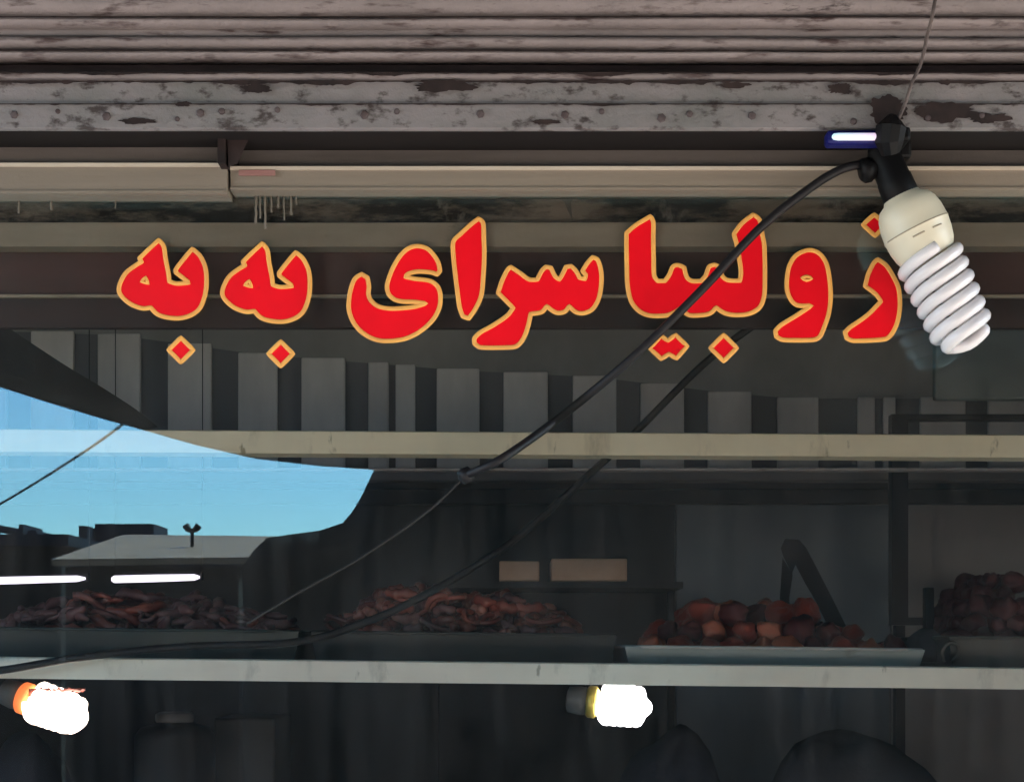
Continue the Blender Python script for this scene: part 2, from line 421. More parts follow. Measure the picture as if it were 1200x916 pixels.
# ------------------------------------------------------------------ roller shutter
X0, X1 = -1.5, 1.5
rs = thing('roller_shutter', 'grimy mauve-grey ribbed roller shutter above the shop window', 'shutter', (0, -0.1, zz(95, 1.9)))
def slat(pa, pb, y, bulge, seed, name='slat', m='shutter', az=0.0016):
    d = y + DG
    za, zb = zz(pa, d), zz(pb, d)
    prof = []
    n = 8
    for i in range(n+1):
        t = i/n
        prof.append((y - bulge*math.sin(math.pi*t)**0.7, za + (zb-za)*t))
    prof += [(y+0.022, zb), (y+0.022, za)]
    return extrude_x(prof, X0, X1, 140, 0.0015, az, 1.6, seed).build(name, M[m], rs, True)
MB().box(X0, X1, -0.068, -0.05, zz(95, 1.94), zz(46, 1.94)).build('drum_cover', M['darkshade'], rs)  # dark backing paints the shade in the grooves between slats
MB().box(X0, X1, -0.092, -0.05, zz(45, 1.905), zz(-62, 1.905)).build('drum_cover', M['shutter'], rs)
slat(-62, -36, -0.10, 0.008, 1.1)
slat(-35.5, -10, -0.10, 0.008, 2.1)
slat(-9, 18.5, -0.10, 0.012, 3.1)
slat(21, 33, -0.10, 0.010, 4.1)
slat(34, 43, -0.094, 0.002, 4.6, 'flat_strip')
slat(44, 58, -0.10, 0.010, 5.1)
slat(60.5, 69, -0.104, 0.006, 6.1)
slat(70.5, 85, -0.075, 0.001, 7.1, 'recess_strip', 'recess', 0.0)
slat(85.5, 94.5, -0.104, 0.004, 8.1, 'bottom_lip')

# ------------------------------------------------------------------ fascia with bolts
fa = thing('steel_fascia', 'weathered grey steel fascia strip with rusty bolts below the shutter', 'fascia', (0, -0.1, zz(153, 1.9)))
d = 1.895
extrude_x([(-0.105, zz(96.5, d)), (-0.106, zz(121.5, d)), (-0.095, zz(121.5, d)), (-0.095, zz(96.5, d))], X0, X1, 140, 0.001, 0.0007, 1.6, 9.3).build('upper_plate', M['fascia'], fa)
extrude_x([(-0.111, zz(122.3, d)), (-0.113, zz(152, d)), (-0.110, zz(153.5, d)), (-0.104, zz(153.5, d)), (-0.104, zz(122.3, d))], X0, X1, 140, 0.001, 0.0005, 1.6, 10.3).build('lower_plate', M['fascia'], fa)
MB().box(X0, X1, -0.0945, 0.003, zz(150, 1.9), zz(110, 1.9)).build('soffit', M['darkshade'], fa)  # underside coloured near black where bounce light would brighten it
for (bx_, by_, r) in [(17,135,5),(68,131,3),(125,137,5.5),(208,140,3),(235,133,5),(260,131,4),(427,135,5.5),(465,131,3.5),(563,134,5),(662,135,5),
                    (705,131,3.5),(775,139,5.5),(808,134,4),(881,136,5),(1000,143,4),(1087,139,4),(1150,136,4),(325,129,3.5)]:
    p = P(bx_, by_, 1.888)
    Mx = Matrix.Translation(p) @ Matrix.Rotation(R_(90), 4, 'X') @ Matrix.Rotation(random.random()*3, 4, 'Z')
    rr = r*1.888/F
    b = MB().lathe([(rr, -0.004), (rr, 0.0015), (rr*0.8, 0.003), (rr*0.3, 0.0035)], 6 if r > 4 else 10, Mx).build('bolt', M['bolt'], fa)
# corroded, scorched metal where the lamp hangs and along the seams
def slab(pts, d0, th):
    n = len(pts); mb = MB()
    mb.add([P(x, y, d0) for x, y in pts]+[P(x, y, d0+th) for x, y in pts], [[i for i in t] for t in geometry.tessellate_polygon([[Vector((x, y, 0)) for x, y in pts]])]
           + [[i+n for i in t][::-1] for t in geometry.tessellate_polygon([[Vector((x, y, 0)) for x, y in pts]])] + [[i,(i+1)%n,(i+1)%n+n,i+n] for i in range(n)])
    return mb
def ragged(cx, cy, rx, ry, seed, n=44):
    out = []
    for i in range(n):
        a = 2*math.pi*i/n
        r = 1+0.45*noise.noise(Vector((math.cos(a)*1.6, math.sin(a)*1.6, seed)))+0.3*noise.noise(Vector((math.cos(a)*5, math.sin(a)*5, seed+3)))
        out.append((cx+rx*r*math.cos(a), cy+ry*r*math.sin(a)))
    return out
slab(ragged(1110, 131, 36, 11, 2.0), 1.8855, 0.001).build('corroded_patch', M['rust'], fa)
slab(ragged(1040, 128, 22, 16, 5.0), 1.8855, 0.001).build('corroded_patch', M['rust'], fa)
slab(ragged(1158, 138, 22, 6, 9.0), 1.8857, 0.001).build('corroded_patch', M['rust'], fa)
for (cx, cy, rx, ry, sd_) in [(520,101,34,8,11),(300,104,16,5,12),(985,104,14,6,13),(160,142,20,3,15),(640,143,16,3,16),(215,122,10,3,18),(860,100,20,3,19)]:
    slab(ragged(cx, cy, rx, ry, sd_), 1.8885 if cy < 118 else 1.8853, 0.001).build('corroded_patch', M['rust'], fa)
def seam(py, up_, dn, dep, seed, par, thr=-0.1):
    "irregular line of corrosion along a horizontal joint"
    mb = MB(); N = 420
    for i in range(N+1):
        px = -160+1520*i/N
        a = max(0.0, noise.noise(Vector((px*0.012, seed, 0)))-thr)+0.5*max(0.0, noise.noise(Vector((px*0.07, seed, 4))))
        b = 0.35+0.65*abs(noise.noise(Vector((px*0.15, seed, 9))))
        for (yy, dd) in ((py-0.6-up_*a*b, dep), (py+0.6+dn*a*(0.4+b), dep), (py+0.6+dn*a*(0.4+b), dep+0.0012), (py-0.6-up_*a*b, dep+0.0012)):
            mb.v.append(P(px, yy, dd))
    for i in range(N):
        for k in range(4): mb.f.append([i*4+k, i*4+(k+1)%4, i*4+4+(k+1)%4, i*4+4+k])
    mb.build('corroded_seam', M['rust'], par)
seam(95.5, 4, 9, 1.8875, 3.0, fa)
seam(122, 1, 4, 1.8852, 7.0, fa, 0.15)
seam(59.3, 3, 2, 1.888, 21.0, rs, 0.05)
seam(85.5, 1, 6, 1.8905, 31.0, rs, 0.0)
seam(20, 2, 2, 1.887, 41.0, rs, 0.22)

# ------------------------------------------------------------------ window: head board, rails, pane
wf = thing('shop_window', 'large shop window pane under a cream head rail', 'window', (0, 0, 0.75))
MB().box(X0, X1, 0.004, 0.02, zz(196, 2.0), zz(120, 2.0)).build('head_back_board', M['recess'], wf)
d = 1.975
xs = P(268, 0, d).x
extrude_x([(-0.026, zz(172, d)), (-0.024, zz(192, d)), (0.003, zz(192, d)), (0.003, zz(172, d))], X0, xs-0.004, 50, 0.0006, 0.0004, 2, 12.0).build('head_board', M['board'], wf)
extrude_x([(-0.018, zz(174, d)), (-0.016, zz(196, d)), (0.003, zz(196, d)), (0.003, zz(174, d))], xs+0.012, X1, 80, 0.0006, 0.0004, 2, 13.0).build('head_board', M['board'], wf)
def railpiece(xa, xb, pa, pb, y, seed):
    d = y + DG
    za, zb = zz(pb, d), zz(pa, d)
    extrude_x([(y, za+0.004), (y-0.001, zb-0.002), (y+0.002, zb), (y+0.04, zb), (y+0.04, za), (y+0.003, za)], xa, xb, 90, 0.0004, 0.0004, 2, seed).build('head_rail', M['rail'], wf)
    extrude_x([(y-0.004, zb-0.0035), (y-0.004, zb+0.0005), (y+0.0005, zb+0.001), (y+0.0005, zb-0.004)], xa, xb, 60, 0.0003, 0.0003, 2, seed).build('rail_bead', M['bead'], wf)
    extrude_x([(y-0.0035, za), (y-0.0035, za+0.003), (y+0.0005, za+0.0035), (y+0.0005, za-0.0005)], xa, xb, 60, 0.0003, 0.0004, 3, seed+.4).build('rail_bead', M['rail'], wf)
railpiece(X0, xs, 192.5, 227, -0.034, 14.0)
railpiece(xs+0.003, X1, 196.5, 223, -0.028, 15.0)
# rusty bracket at the joint of the two rails
bk = MB(); p = P(262, 0, 1.95).x
bk.box(p-0.006, p+0.004, -0.06, 0.0, zz(194, 1.95), zz(160, 1.95), 0.001)
bk.add([P(266, 160, 1.945), P(292, 162, 1.945), P(278, 192, 1.945), P(268, 196, 1.945), P(266, 160, 1.96), P(292, 162, 1.96), P(278, 192, 1.96), P(268, 196, 1.96)],
       [[0,1,2,3],[7,6,5,4],[0,4,5,1],[1,5,6,2],[2,6,7,3],[3,7,4,0]])
bk.build('joint_bracket', M['rust'], wf)
MB().box(P(277,0,1.95).x, P(320,0,1.95).x, -0.0335, -0.0315, zz(205.5, 1.966), zz(199, 1.966)).build('pink_mark', M['pinkmark'], wf)
MB().box(X0, X1, 0.0, 0.005, 0.75, zz(222, 2.0)).build('pane', M['glass'], wf)
MB().box(XL, X0-0.001, -0.02, 0.04, 0.75, zz(120, 2.0)).build('side_jamb', M['rail'], wf)
MB().box(X1+0.001, XR, -0.02, 0.04, 0.75, zz(120, 2.0)).build('side_jamb', M['rail'], wf)
# dried paint runs on the pane under the head rail
for (x, a, b, wd) in [(300,226,262,2.2),(305,228,256,1.4),(311,226,268,2.0),(318,228,249,1.5),(326,227,243,1.8),(333,228,258,1.2),(341,226,252,2),(347,228,240,1.6),
                      (22,232,250,1.6),(60,231,246,2.0),(135,230,244,1.4)]:
    pts = [P(x+random.uniform(-.6,.6), a+(b-a)*t/6, 1.9985) for t in range(7)]
    MB().tube(pts, [wd*0.0007]*6+[wd*0.0009], 6, flat=0.0003).build('paint_run', M['drip'], wf, True)
# boards visible through the top of the pane
MB().box(X0, X1, 0.030, 0.05, zz(262, 2.03), zz(205, 2.03)).build('peeling_board', M['plaster'], wf)
extrude_x([(0.016, zz(290, 2.02)), (0.014, zz(262.5, 2.02)), (0.05, zz(262.5, 2.02)), (0.05, zz(290, 2.02))], X0, X1, 80, 0.001, 0.0006, 2, 17).build('pale_batten', M['batten'], wf)
MB().box(X0, X1, 0.045, 0.06, zz(344.5, 2.045), zz(290.5, 2.045)).build('brown_board', M['brown'], wf)
MB().box(X0, X1, 0.038, 0.06, zz(348.5, 2.04), zz(345, 2.04), 0.0008).build('thin_bead', M['batten'], wf)
MB().box(X0, X1, 0.047, 0.06, zz(384, 2.047), zz(349, 2.047)).build('brown_board', M['brown_dark'], wf)
# torn paper scrap stuck behind the glass
sc = [(655,222),(676,226),(669,238),(671,258),(665,246),(661,236),(650,232)]
mb = MB(); n = len(sc)
mb.add([P(x, y, 2.028) for x, y in sc]+[P(x, y, 2.029) for x, y in sc], [list(range(n)), list(range(n, 2*n))[::-1]]+[[i,(i+1)%n,(i+1)%n+n,i+n] for i in range(n)])
mb.build('paper_scrap', M['drip'], wf)

# ------------------------------------------------------------------ red lettering on the glass
sg = thing('window_lettering', 'red Persian lettering with gold outline stuck on the shop window', 'lettering', P(600, 400, 2.0))
def zm(pts, ox, oy, s): return [(ox + a/s, oy + b/s) for a, b in pts]
def smooth_poly(pts, corner=48, n=5):
    m = len(pts); out = []
    V = [Vector(p) for p in pts]
    def sharp(i):
        a = (V[i]-V[i-1]); b = (V[(i+1) % m]-V[i])
        return abs(a.angle(b, 0)) > R_(corner)
    S = [sharp(i) for i in range(m)]
    for i in range(m):
        p0, p1, p2, p3 = V[i-1], V[i], V[(i+1) % m], V[(i+2) % m]
        t1 = (p2-p1)*0.5 if S[i] else (p2-p0)*0.5
        t2 = (p2-p1)*0.5 if S[(i+1) % m] else (p3-p1)*0.5
        L = (p2-p1).length
        for t in (t1, t2):
            if t.length > L: t *= L/t.length
        for k in range(n):
            t = k/n
            h = (2*t**3-3*t**2+1)*p1 + (t**3-2*t**2+t)*t1 + (-2*t**3+3*t**2)*p2 + (t**3-t**2)*t2
            out.append((h.x, h.y))
    return out
def glyph(pts, name='letter', w=2.7, n=5, corner=48):
    q = smooth_poly(pts, corner, n)
    tri = geometry.tessellate_polygon([[Vector((x, y, 0)) for x, y in q]])
    m = len(q)
    mb = MB()
    mb.add([P(x, y, 1.9982) for x, y in q] + [P(x, y, 1.9992) for x, y in q],
           [list(t) for t in tri] + [[i+m for i in t][::-1] for t in tri] + [[i, (i+1) % m, (i+1) % m+m, i+m] for i in range(m)])
    o = mb.build(name, M['red'], sg)
    g = MB().tube([P(x, y, 1.9975) for x, y in q], w*2.0/F, 8, True, flat=0.0009).build('gold_outline', M['gold'], o, True)
    return o
def counter(pts, par):
    g = MB().tube([P(x, y, 1.9972) for x, y in smooth_poly(pts, 60, 3)], 1.9*2.0/F, 6, True, flat=0.0007).build('gold_counter', M['gold'], par, True)
he = [(320,110),(350,150),(362,230),(378,310),(385,365),(430,378),(505,372),(470,345),(425,310),(425,290),(470,230),(525,165),(570,205),(605,280),(612,380),(600,460),
      (570,530),(520,570),(450,590),(370,585),(310,565),(270,525),(220,530),(150,505),(95,460),(75,420),(85,370),(120,310),(180,265),(215,245),(200,225),(250,175)]
w1 = zm(he, 125, 260, 5.231)
o = glyph(w1); counter(zm([(238,338),(256,378),(212,366)], 125, 260, 5.231), o)
w2 = [(x+121.2, y+4) for x, y in w1]
o = glyph(w2); counter([(x+121.2, y+4) for x, y in zm([(238,338),(256,378),(212,366)], 125, 260, 5.231)], o)
def dot(cx, cy, h=14.5):
    return glyph([(cx, cy-h), (cx+h*0.52, cy-h*0.48), (cx+h, cy), (cx+h*0.48, cy+h*0.52), (cx, cy+h), (cx-h*0.52, cy+h*0.48), (cx-h, cy), (cx-h*0.48, cy-h*0.52)], 'letter_dot', 2.7, 3, 60)
dot(212, 410); dot(329, 414.5)
ye = [(155,335),(200,362),(212,430),(208,490),(230,540),(280,580),(360,598),(450,597),(560,585),(650,560),(560,548),(470,545),(410,530),(365,490),(350,430),(370,350),(410,260),
      (460,185),(520,135),(590,120),(660,140),(710,190),(745,250),(757,310),(735,338),(690,322),(590,315),(520,330),(490,355),(560,370),(650,380),(700,395),(745,440),(760,500),
      (755,580),(720,660),(660,730),(580,790),(490,830),(400,845),(300,845),(210,815),(130,755),(80,680),(57,600),(60,520),(75,440),(105,370)]
glyph(zm(ye, 400, 270, 6.546))
al = [(258,82),(285,108),(290,200),(293,300),(287,430),(275,540),(240,620),(200,678),(165,665),(145,610),(130,500),(118,400),(108,300),(108,220),(150,175),(210,120)]
glyph(zm(al, 510, 240, 5.09))
sr = [(450,370),(510,410),(560,445),(610,445),(635,395),(660,370),(690,375),(715,425),(740,445),(760,412),(780,370),(810,365),(840,395),(862,435),(893,442),(898,418),(878,395),
      (905,350),(940,312),(970,330),(990,400),(990,480),(975,560),(940,620),(890,645),(840,640),(800,605),(770,638),(720,642),(665,605),(635,640),(570,650),(555,720),(530,790),
      (490,840),(440,850),(270,850),(235,828),(235,795),(270,760),(350,715),(430,660),(465,615),(430,580),(375,525),(400,450),(430,390)]
glyph(zm(sr, 510, 240, 5.09))
lb = [(205,65),(220,100),(220,200),(222,300),(225,400),(245,430),(285,430),(310,395),(330,350),(360,340),(395,355),(410,410),(440,430),(490,430),(515,400),(535,350),(565,338),
      (595,355),(608,400),(640,425),(710,428),(715,380),(705,300),(690,220),(675,165),(720,105),(785,55),(820,85),(838,180),(846,220),(850,320),(850,450),(845,520),(820,580),(760,615),
      (680,622),(620,610),(575,580),(545,610),(500,622),(420,622),(375,582),(340,607),(290,625),(200,625),(140,600),(95,545),(75,460),(70,350),(68,250),(68,160),(120,115)]
glyph(zm(lb, 720, 240, 4.821))
glyph(zm([(262,740),(303,766),(345,733),(412,798),(350,868),(308,842),(265,870),(200,810)], 720, 240, 4.821), 'letter_dot', 2.7, 3, 30)
dot(848, 407.6, 15.5)
va = [(290,270),(350,285),(395,340),(415,420),(425,540),(415,640),(390,720),(360,785),(320,805),(140,805),(100,785),(95,750),(130,715),(220,660),(310,600),(230,600),(190,570),
      (165,510),(165,430),(180,360),(220,300)]
o = glyph(zm(va, 890, 240, 5.089)); counter(zm([(252,436),(285,426),(312,440),(280,450)], 890, 240, 5.089), o)
ze = [(705,325),(755,360),(800,430),(830,500),(838,600),(825,690),(795,760),(750,800),(560,810),(520,795),(510,760),(540,730),(640,660),(725,575),(690,530),(630,485),(650,410),(680,350)]
glyph(zm(ze, 890, 240, 5.089))
glyph(zm([(685,58),(718,88),(748,122),(720,155),(690,186),(655,155),(618,120),(650,88)], 890, 240, 5.089), 'letter_dot', 2.7, 3, 60)

# ------------------------------------------------------------------ spiral bulb (shared builder)
def spiral(mb, Mx, R0, R1, z0, z1, rt, turns, steps=40, n=10):
    "double helix with a bridge at the far end"
    def arm(ph):
        pts = []
        for i in range(int(turns*steps)+1):
            t = i/(turns*steps)
            R = R0 + (R1-R0)*t
            if t > 0.9: R *= 1-((t-0.9)**2)*26
            a = ph + t*turns*2*math.pi
            pts.append(Mx @ Vector((R*math.cos(a), R*math.sin(a), z0+(z1-z0)*t)))
        return pts
    A, B = arm(0), arm(math.pi)
    mid = [A[-1].lerp(B[-1], k/6) + (Mx.to_3x3() @ Vector((0, 0, 1)))*rt*0.8*math.sin(math.pi*k/6) for k in range(1, 6)]
    mb.tube(A + mid + B[::-1], rt, n)
    return mb

dl = 1.94
def axis_matrix(origin, direction):
    q = Vector(direction).normalized().to_track_quat('Z', 'Y')
    return Matrix.Translation(origin) @ q.to_matrix().to_4x4()
u = dl/F*0.95
top = P(1057, 233, dl)
direc = Vector((76, 5, -163))
Mx = axis_matrix(top, direc)
lamp = thing('hanging_bulb', 'big unlit spiral energy-saving bulb hanging in front of the lettering', 'light bulb', P(1045, 165, dl))
MB().lathe([(20*u, -8*u), (24*u, 0), (32*u, 5*u), (37*u, 14*u), (40*u, 26*u), (41*u, 40*u), (41.5*u, 41*u), (41.5*u, 43*u), (41*u, 44*u), (40*u, 56*u), (37.5*u, 68*u), (33*u, 78*u), (29*u, 84*u), (10*u, 86*u)], 40, Mx).build('ballast_housing', M['cream_plastic'], lamp, True)
spiral(MB(), Mx, 34.5*u, 31*u, 74*u, 190*u, 8.0*u, 3.3).build('spiral_tube', M['white_glass'], lamp, True)
# printed lines on the housing
fc = Mx.to_3x3().inverted() @ Vector((0, -1, -0.2)); fa0 = math.atan2(fc.y, fc.x)
sgn = 1 if (Mx.to_3x3() @ Vector((-math.sin(fa0), math.cos(fa0), 0))).x > 0 else -1
for (a0, a1, t) in ((fa0-sgn*0.42, fa0-sgn*0.05, 52), (fa0+sgn*0.22, fa0+sgn*0.55, 52), (fa0-sgn*1.3, fa0+sgn*1.2, 42)):
    pts = []
    for k in range(13):
        a = a0+(a1-a0)*k/12
        r = (40.2 if t == 52 else 41.2)*u
        pts.append(Mx @ Vector((r*math.cos(a), r*math.sin(a), t*u)))
    MB().tube(pts, 1.1*u, 5).build('printed_mark', M['ink'], lamp)
# black lampholder
sd = Vector((38, 0, -90))
Ms = axis_matrix(P(1034, 178, dl), (P(1060, 240, dl)-P(1034, 178, dl)))
hol = thing('lampholder', 'black plastic lampholder gripping the big spiral bulb', 'lampholder', P(1034, 150, dl))
MB().lathe([(6*u, -12*u), (15*u, -10*u), (19*u, -2*u), (19*u, 6*u), (20*u, 8*u), (20.5*u, 36*u), (21.5*u, 38*u), (22.5*u, 62*u), (20*u, 66*u)], 28, Ms).build('shell', M['black_plastic'], hol, True)
Mk = axis_matrix(P(1030, 196, dl), Vector((-1, 0, -0.25)))
MB().lathe([(8*u, 0), (12*u, 4*u), (13*u, 10*u), (15*u, 12*u), (15*u, 20*u), (11*u, 24*u)], 14, Mk).build('cable_gland', M['black_plastic'], hol, True)
mb = MB()
mb.tube([P(1046,136,1.872), P(1044,150,1.870), P(1042,166,1.874), P(1044,180,1.88)], [0.006, 0.019, 0.018, 0.012], 10)
mb.box(P(1030,0,dl).x, P(1054,0,dl).x, -0.118, dl-DG+0.01, zz(182, dl), zz(166, dl), 0.004)
mb.build('bracket', M['black_plastic'], hol)
MB().box(P(1050,0,dl).x, P(1066,0,dl).x, dl-DG-0.012, dl-DG+0.010, zz(188, dl), zz(166, dl), 0.004).build('clip', M['black_plastic'], hol)
# old wire it hangs by
wpts = [(1100,-40),(1096,0),(1092,22),(1086,44),(1083,60),(1078,78),(1068,98),(1062,118),(1055,135),(1048,150)]
wp = [P(x, y, 1.868 if i > 5 else 1.872) for i, (x, y) in enumerate(wpts)]
tag(MB().tube(wp, 0.0022, 6).build('hanging_wire', M['oldwire'], None, True), 'thin old wire from which the black lampholder hangs', 'wire')

def curve_pts(ctrl, n=10):
    V = [Vector(p) for p in ctrl]; out = []
    for i in range(len(V)-1):
        p0 = V[max(i-1, 0)]; p1 = V[i]; p2 = V[i+1]; p3 = V[min(i+2, len(V)-1)]
        for k in range(n):
            t = k/n
            out.append(0.5*((2*p1)+(p2-p0)*t+(2*p0-5*p1+4*p2-p3)*t*t+(-p0+3*p1-3*p2+p3)*t**3))
    out.append(V[-1]); return out
cb = thing('power_cable', 'black power cable sagging from the lampholder across the window', 'cable', P(545, 556, 1.97))
MB().tube(curve_pts([P(1010,193,dl),P(985,199,dl-.005),P(950,220,dl),P(890,268,dl+.01),P(820,342,dl+.02),P(740,420,dl+.04),P(660,486,dl+.07),P(590,536,1.95),P(548,556,1.97)]), 0.0056, 8).build('cable', M['cable'], cb, True)
MB().lathe([(0.006,-.009),(.010,-.007),(.011,0),(.010,.007),(.006,.009)], 10, axis_matrix(P(546,557,1.975), (1,0.3,0.6))).build('knot', M['cable'], cb, True)
MB().tube(curve_pts([P(545,558,1.978),P(500,600,1.982),P(420,655,1.985),P(350,694,1.985),P(290,730,1.985)]), 0.0016, 6).build('thin_tail', M['tail'], cb, True)
tag(MB().tube(curve_pts([P(985,322,2.09),P(920,357,2.10),P(832,420,2.12),P(745,506,2.12),P(690,556,2.1),P(600,634,2.07),P(510,690,2.045),P(430,728,2.035),P(345,752,2.03),P(220,757,2.026),P(100,769,2.022),P(0,785,2.02),P(-90,792,2.02)]), 0.0052, 8).build('cable_reflection', M['cable'], None, True),
    'black cable added behind the glass for the reflection of the power cable', 'cable')  # added cable, takes the place of the outer cable's reflection

# small bright lamp under the fascia
ld = thing('led_lamp', 'tiny blue-white lamp glowing under the steel fascia', 'lamp', P(1003, 170, 1.87))
MB().box(P(969,0,1.88).x, P(1039,0,1.88).x, -0.122, -0.10, zz(169, 1.88), zz(152.5, 1.88), 0.004).build('housing', M['ledhalo'], ld)
MB().lathe([(1.5*u, -29*u), (3.6*u, -27*u), (4.4*u, -22*u), (4.4*u, 22*u), (3.6*u, 27*u), (1.5*u, 29*u)], 14, axis_matrix(P(1003.5, 160.3, 1.873), (1, 0, 0))).build('diffuser', M['ledlight'], ld, True)

# ------------------------------------------------------------------ display rail and shelf behind the glass
tag(extrude_x([(0.075, zz(532.5, 2.075)), (0.074, zz(507, 2.075)), (0.078, zz(505.5, 2.075)), (0.11, zz(505.5, 2.075)), (0.11, zz(533.5, 2.075))], X0, X1, 60, 0.0008, 0.0007, 1.2, 21).build('display_rail', M['innerrail'], None, False, Vector((0, 0.09, zz(520, 2.075)))),
    'yellowed horizontal rail across the middle of the window', 'rail').rotation_euler.y = 0.0055
tag(MB().box(X0, X1, 0.35, 0.37, zz(551.5, 2.35), zz(548, 2.35), 0.001).build('thin_rod', M['greywall'], None), 'thin pale rod just under the yellowed rail', 'rod')
sh = thing('display_shelf', 'white painted shelf holding the trays of sweets', 'shelf', (0, 0.06, zz(803, 2.06)))
extrude_x([(0.060, zz(801, 2.06)), (0.058, zz(777, 2.06)), (0.061, zz(775.5, 2.06)), (0.079, zz(775.5, 2.06)), (0.079, zz(801, 2.06))], X0, X1, 80, 0.0006, 0.0006, 1.3, 22).build('front_edge', M['shelf'], sh)
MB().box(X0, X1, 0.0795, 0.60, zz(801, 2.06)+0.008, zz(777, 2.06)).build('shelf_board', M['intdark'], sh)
ZS = zz(777, 2.06) + 0.001
TILT = 0.0108
sh.rotation_euler.y = TILT

def tray(name, label, xa, xb, ptop, y0, y1, m, mrim=None, hook=False):
    "open pan with sloping sides and a rolled rim"
    ptop -= TILT*((xa+xb)/2*F/(y0+DG))
    t = thing(name, label, 'tray', ((xa+xb)/2, y0, ZS))
    zt = zz(ptop, y0+DG); z0 = ZS+0.0005
    s = 0.006; th = 0.002
    mb = MB()
    o = [(xa+s, y0+s), (xb-s, y0+s), (xb-s, y1-s), (xa+s, y1-s)]
    p = [(xa, y0), (xb, y0), (xb, y1), (xa, y1)]
    v = [(x, y, z0) for x, y in o] + [(x, y, zt) for x, y in p]
    pi = [(xa+th, y0+th), (xb-th, y0+th), (xb-th, y1-th), (xa+th, y1-th)]
    oi = [(xa+s+th, y0+s+th), (xb-s-th, y0+s+th), (xb-s-th, y1-s-th), (xa+s+th, y1-s-th)]
    v += [(x, y, zt) for x, y in pi] + [(x, y, z0+th) for x, y in oi]
    f = [[3,2,1,0]] + [[i,(i+1)%4,(i+1)%4+4,i+4] for i in range(4)] + [[i+4,(i+1)%4+4,(i+1)%4+8,i+8] for i in range(4)] + [[i+8,(i+1)%4+8,(i+1)%4+12,i+12] for i in range(4)] + [[12,13,14,15]]
    mb.add(v, f)
    mb.build('pan', M[m], t)
    c = [Vector((x, y, zt)) for x, y in p]
    pts = []
    for i in range(4):
        a, b = c[i], c[(i+1) % 4]
        for k in range(8): pts.append(a.lerp(b, (k+0.5)/8))
    MB().tube(pts, 0.0024, 6, True).build('rim', M[mrim or m], t, True)
    t.rotation_euler.y = TILT; t.location.z -= TILT*t.location.x
    return t
def px2x(px, d): return (px-HX)*d/F
tray('tin_tray', 'pale tin tray heaped with round orange-red fritters', px2x(732, 2.085), px2x(1084, 2.085), 759, 0.085, 0.40, 'tin', 'rim')
t2 = tray('old_tray', 'dull dark tray of deep red fritters at the right end of the shelf', px2x(1112, 2.10), px2x(1260, 2.10), 747, 0.10, 0.40, 'oldtin')
MB().tube(curve_pts([P(1106,776,2.095),P(1104,764,2.093),P(1112,754,2.092),P(1122,757,2.093),P(1122,768,2.095),P(1114,776,2.095)]), 0.003, 6).build('handle', M['oldtin'], t2, True)
t3 = tray('green_tray', 'dark green tray of tangled fried pastry at the left end of the shelf', px2x(-140, 2.10), px2x(350, 2.10), 737, 0.10, 0.42, 'greentray')
t4 = tray('brown_tray', 'dark brown tray of fried pastry strips in the middle of the shelf', px2x(364, 2.12), px2x(722, 2.12), 742, 0.12, 0.42, 'browntray')

# ------------------------------------------------------------------ sweets
def fritter_mesh(seed, m):
    bm = bmesh.new()
    bmesh.ops.create_icosphere(bm, subdivisions=3, radius=1.0)
    for v in bm.verts:
        a = math.atan2(v.co.y, v.co.x)
        rid = 1 + 0.10*math.cos(6*a)*(1-abs(v.co.z)**2)
        n_ = 1 + 0.30*noise.noise(v.co*1.3+Vector((seed*3.1, 0, 0)))+0.12*noise.noise(v.co*3+Vector((seed, 5, 0)))
        v.co = Vector((v.co.x*rid*n_, v.co.y*rid*n_, v.co.z*1.3*n_))
    me = bpy.data.meshes.new('fritter'); bm.to_mesh(me); bm.free()
    me.materials.append(m)
    for p in me.polygons: p.use_smooth = True
    return me
FM = {k: [fritter_mesh(i+j*7, M[k]) for i in range(3)] for j, k in enumerate(('bamieh', 'bamieh_pale', 'bamieh_dark'))}

def heap(xa, xb, y0, y1, hfun, r, mats, label, group, cat='fritter', name='fritter', layers=6, front_px=None):
    rng = random.Random(int(xa*1000)+5)
    done = []
    for L in range(layers):
        z = ZS + 0.003 + r*0.9 + L*r*1.35
        ny = int((y1-y0)/(r*2.05)); nx = int((xb-xa)/(r*2.0))
        for j in range(ny+1):
            for i in range(nx+1):
                x = xa + (i+0.5*(L % 2)+0.25*(j % 2))*r*2.0 + rng.uniform(-.25, .25)*r
                y = y0 + r + (j+0.5*(L % 2))*r*2.05 + rng.uniform(-.2, .2)*r
                if x < xa+r*0.8 or x > xb-r*0.8 or y > y1-r: continue
                yt = (y-y0)/(y1-y0)
                h = hfun((x-xa)/(xb-xa)) * min(1.0, 0.50+1.5*yt)
                if z > ZS + h: continue
                if yt > 0.55 and L < 2: continue      # buried at the back
                rr = r*rng.uniform(0.72, 1.18)
                me = rng.choice(FM[rng.choice(mats)])
                o = bpy.data.objects.new(name, me); C.objects.link(o)
                o.location = (x, y, z - TILT*x + rng.uniform(-.15, .15)*r)
                o.scale = (rr, rr, rr)
                o.rotation_euler = (rng.uniform(0, 6), rng.uniform(0, 6), rng.uniform(0, 6))
                t3 = ('left', 'middle', 'right')[min(2, int(3*(x-xa)/(xb-xa)))]
                row = 'front' if yt < 0.25 else ('middle' if yt < 0.55 else 'rear')
                lv = 'lower' if L < 2 else 'upper'
                tone = {'bamieh': 'orange-red', 'bamieh_pale': 'pale orange', 'bamieh_dark': 'dark red'}[next(k for k in FM if me in FM[k])]
                tag(o, tone + ' fritter, %s layer, %s row, %s third of %s' % (lv, row, t3, label), cat, group); done.append(o)
    return done
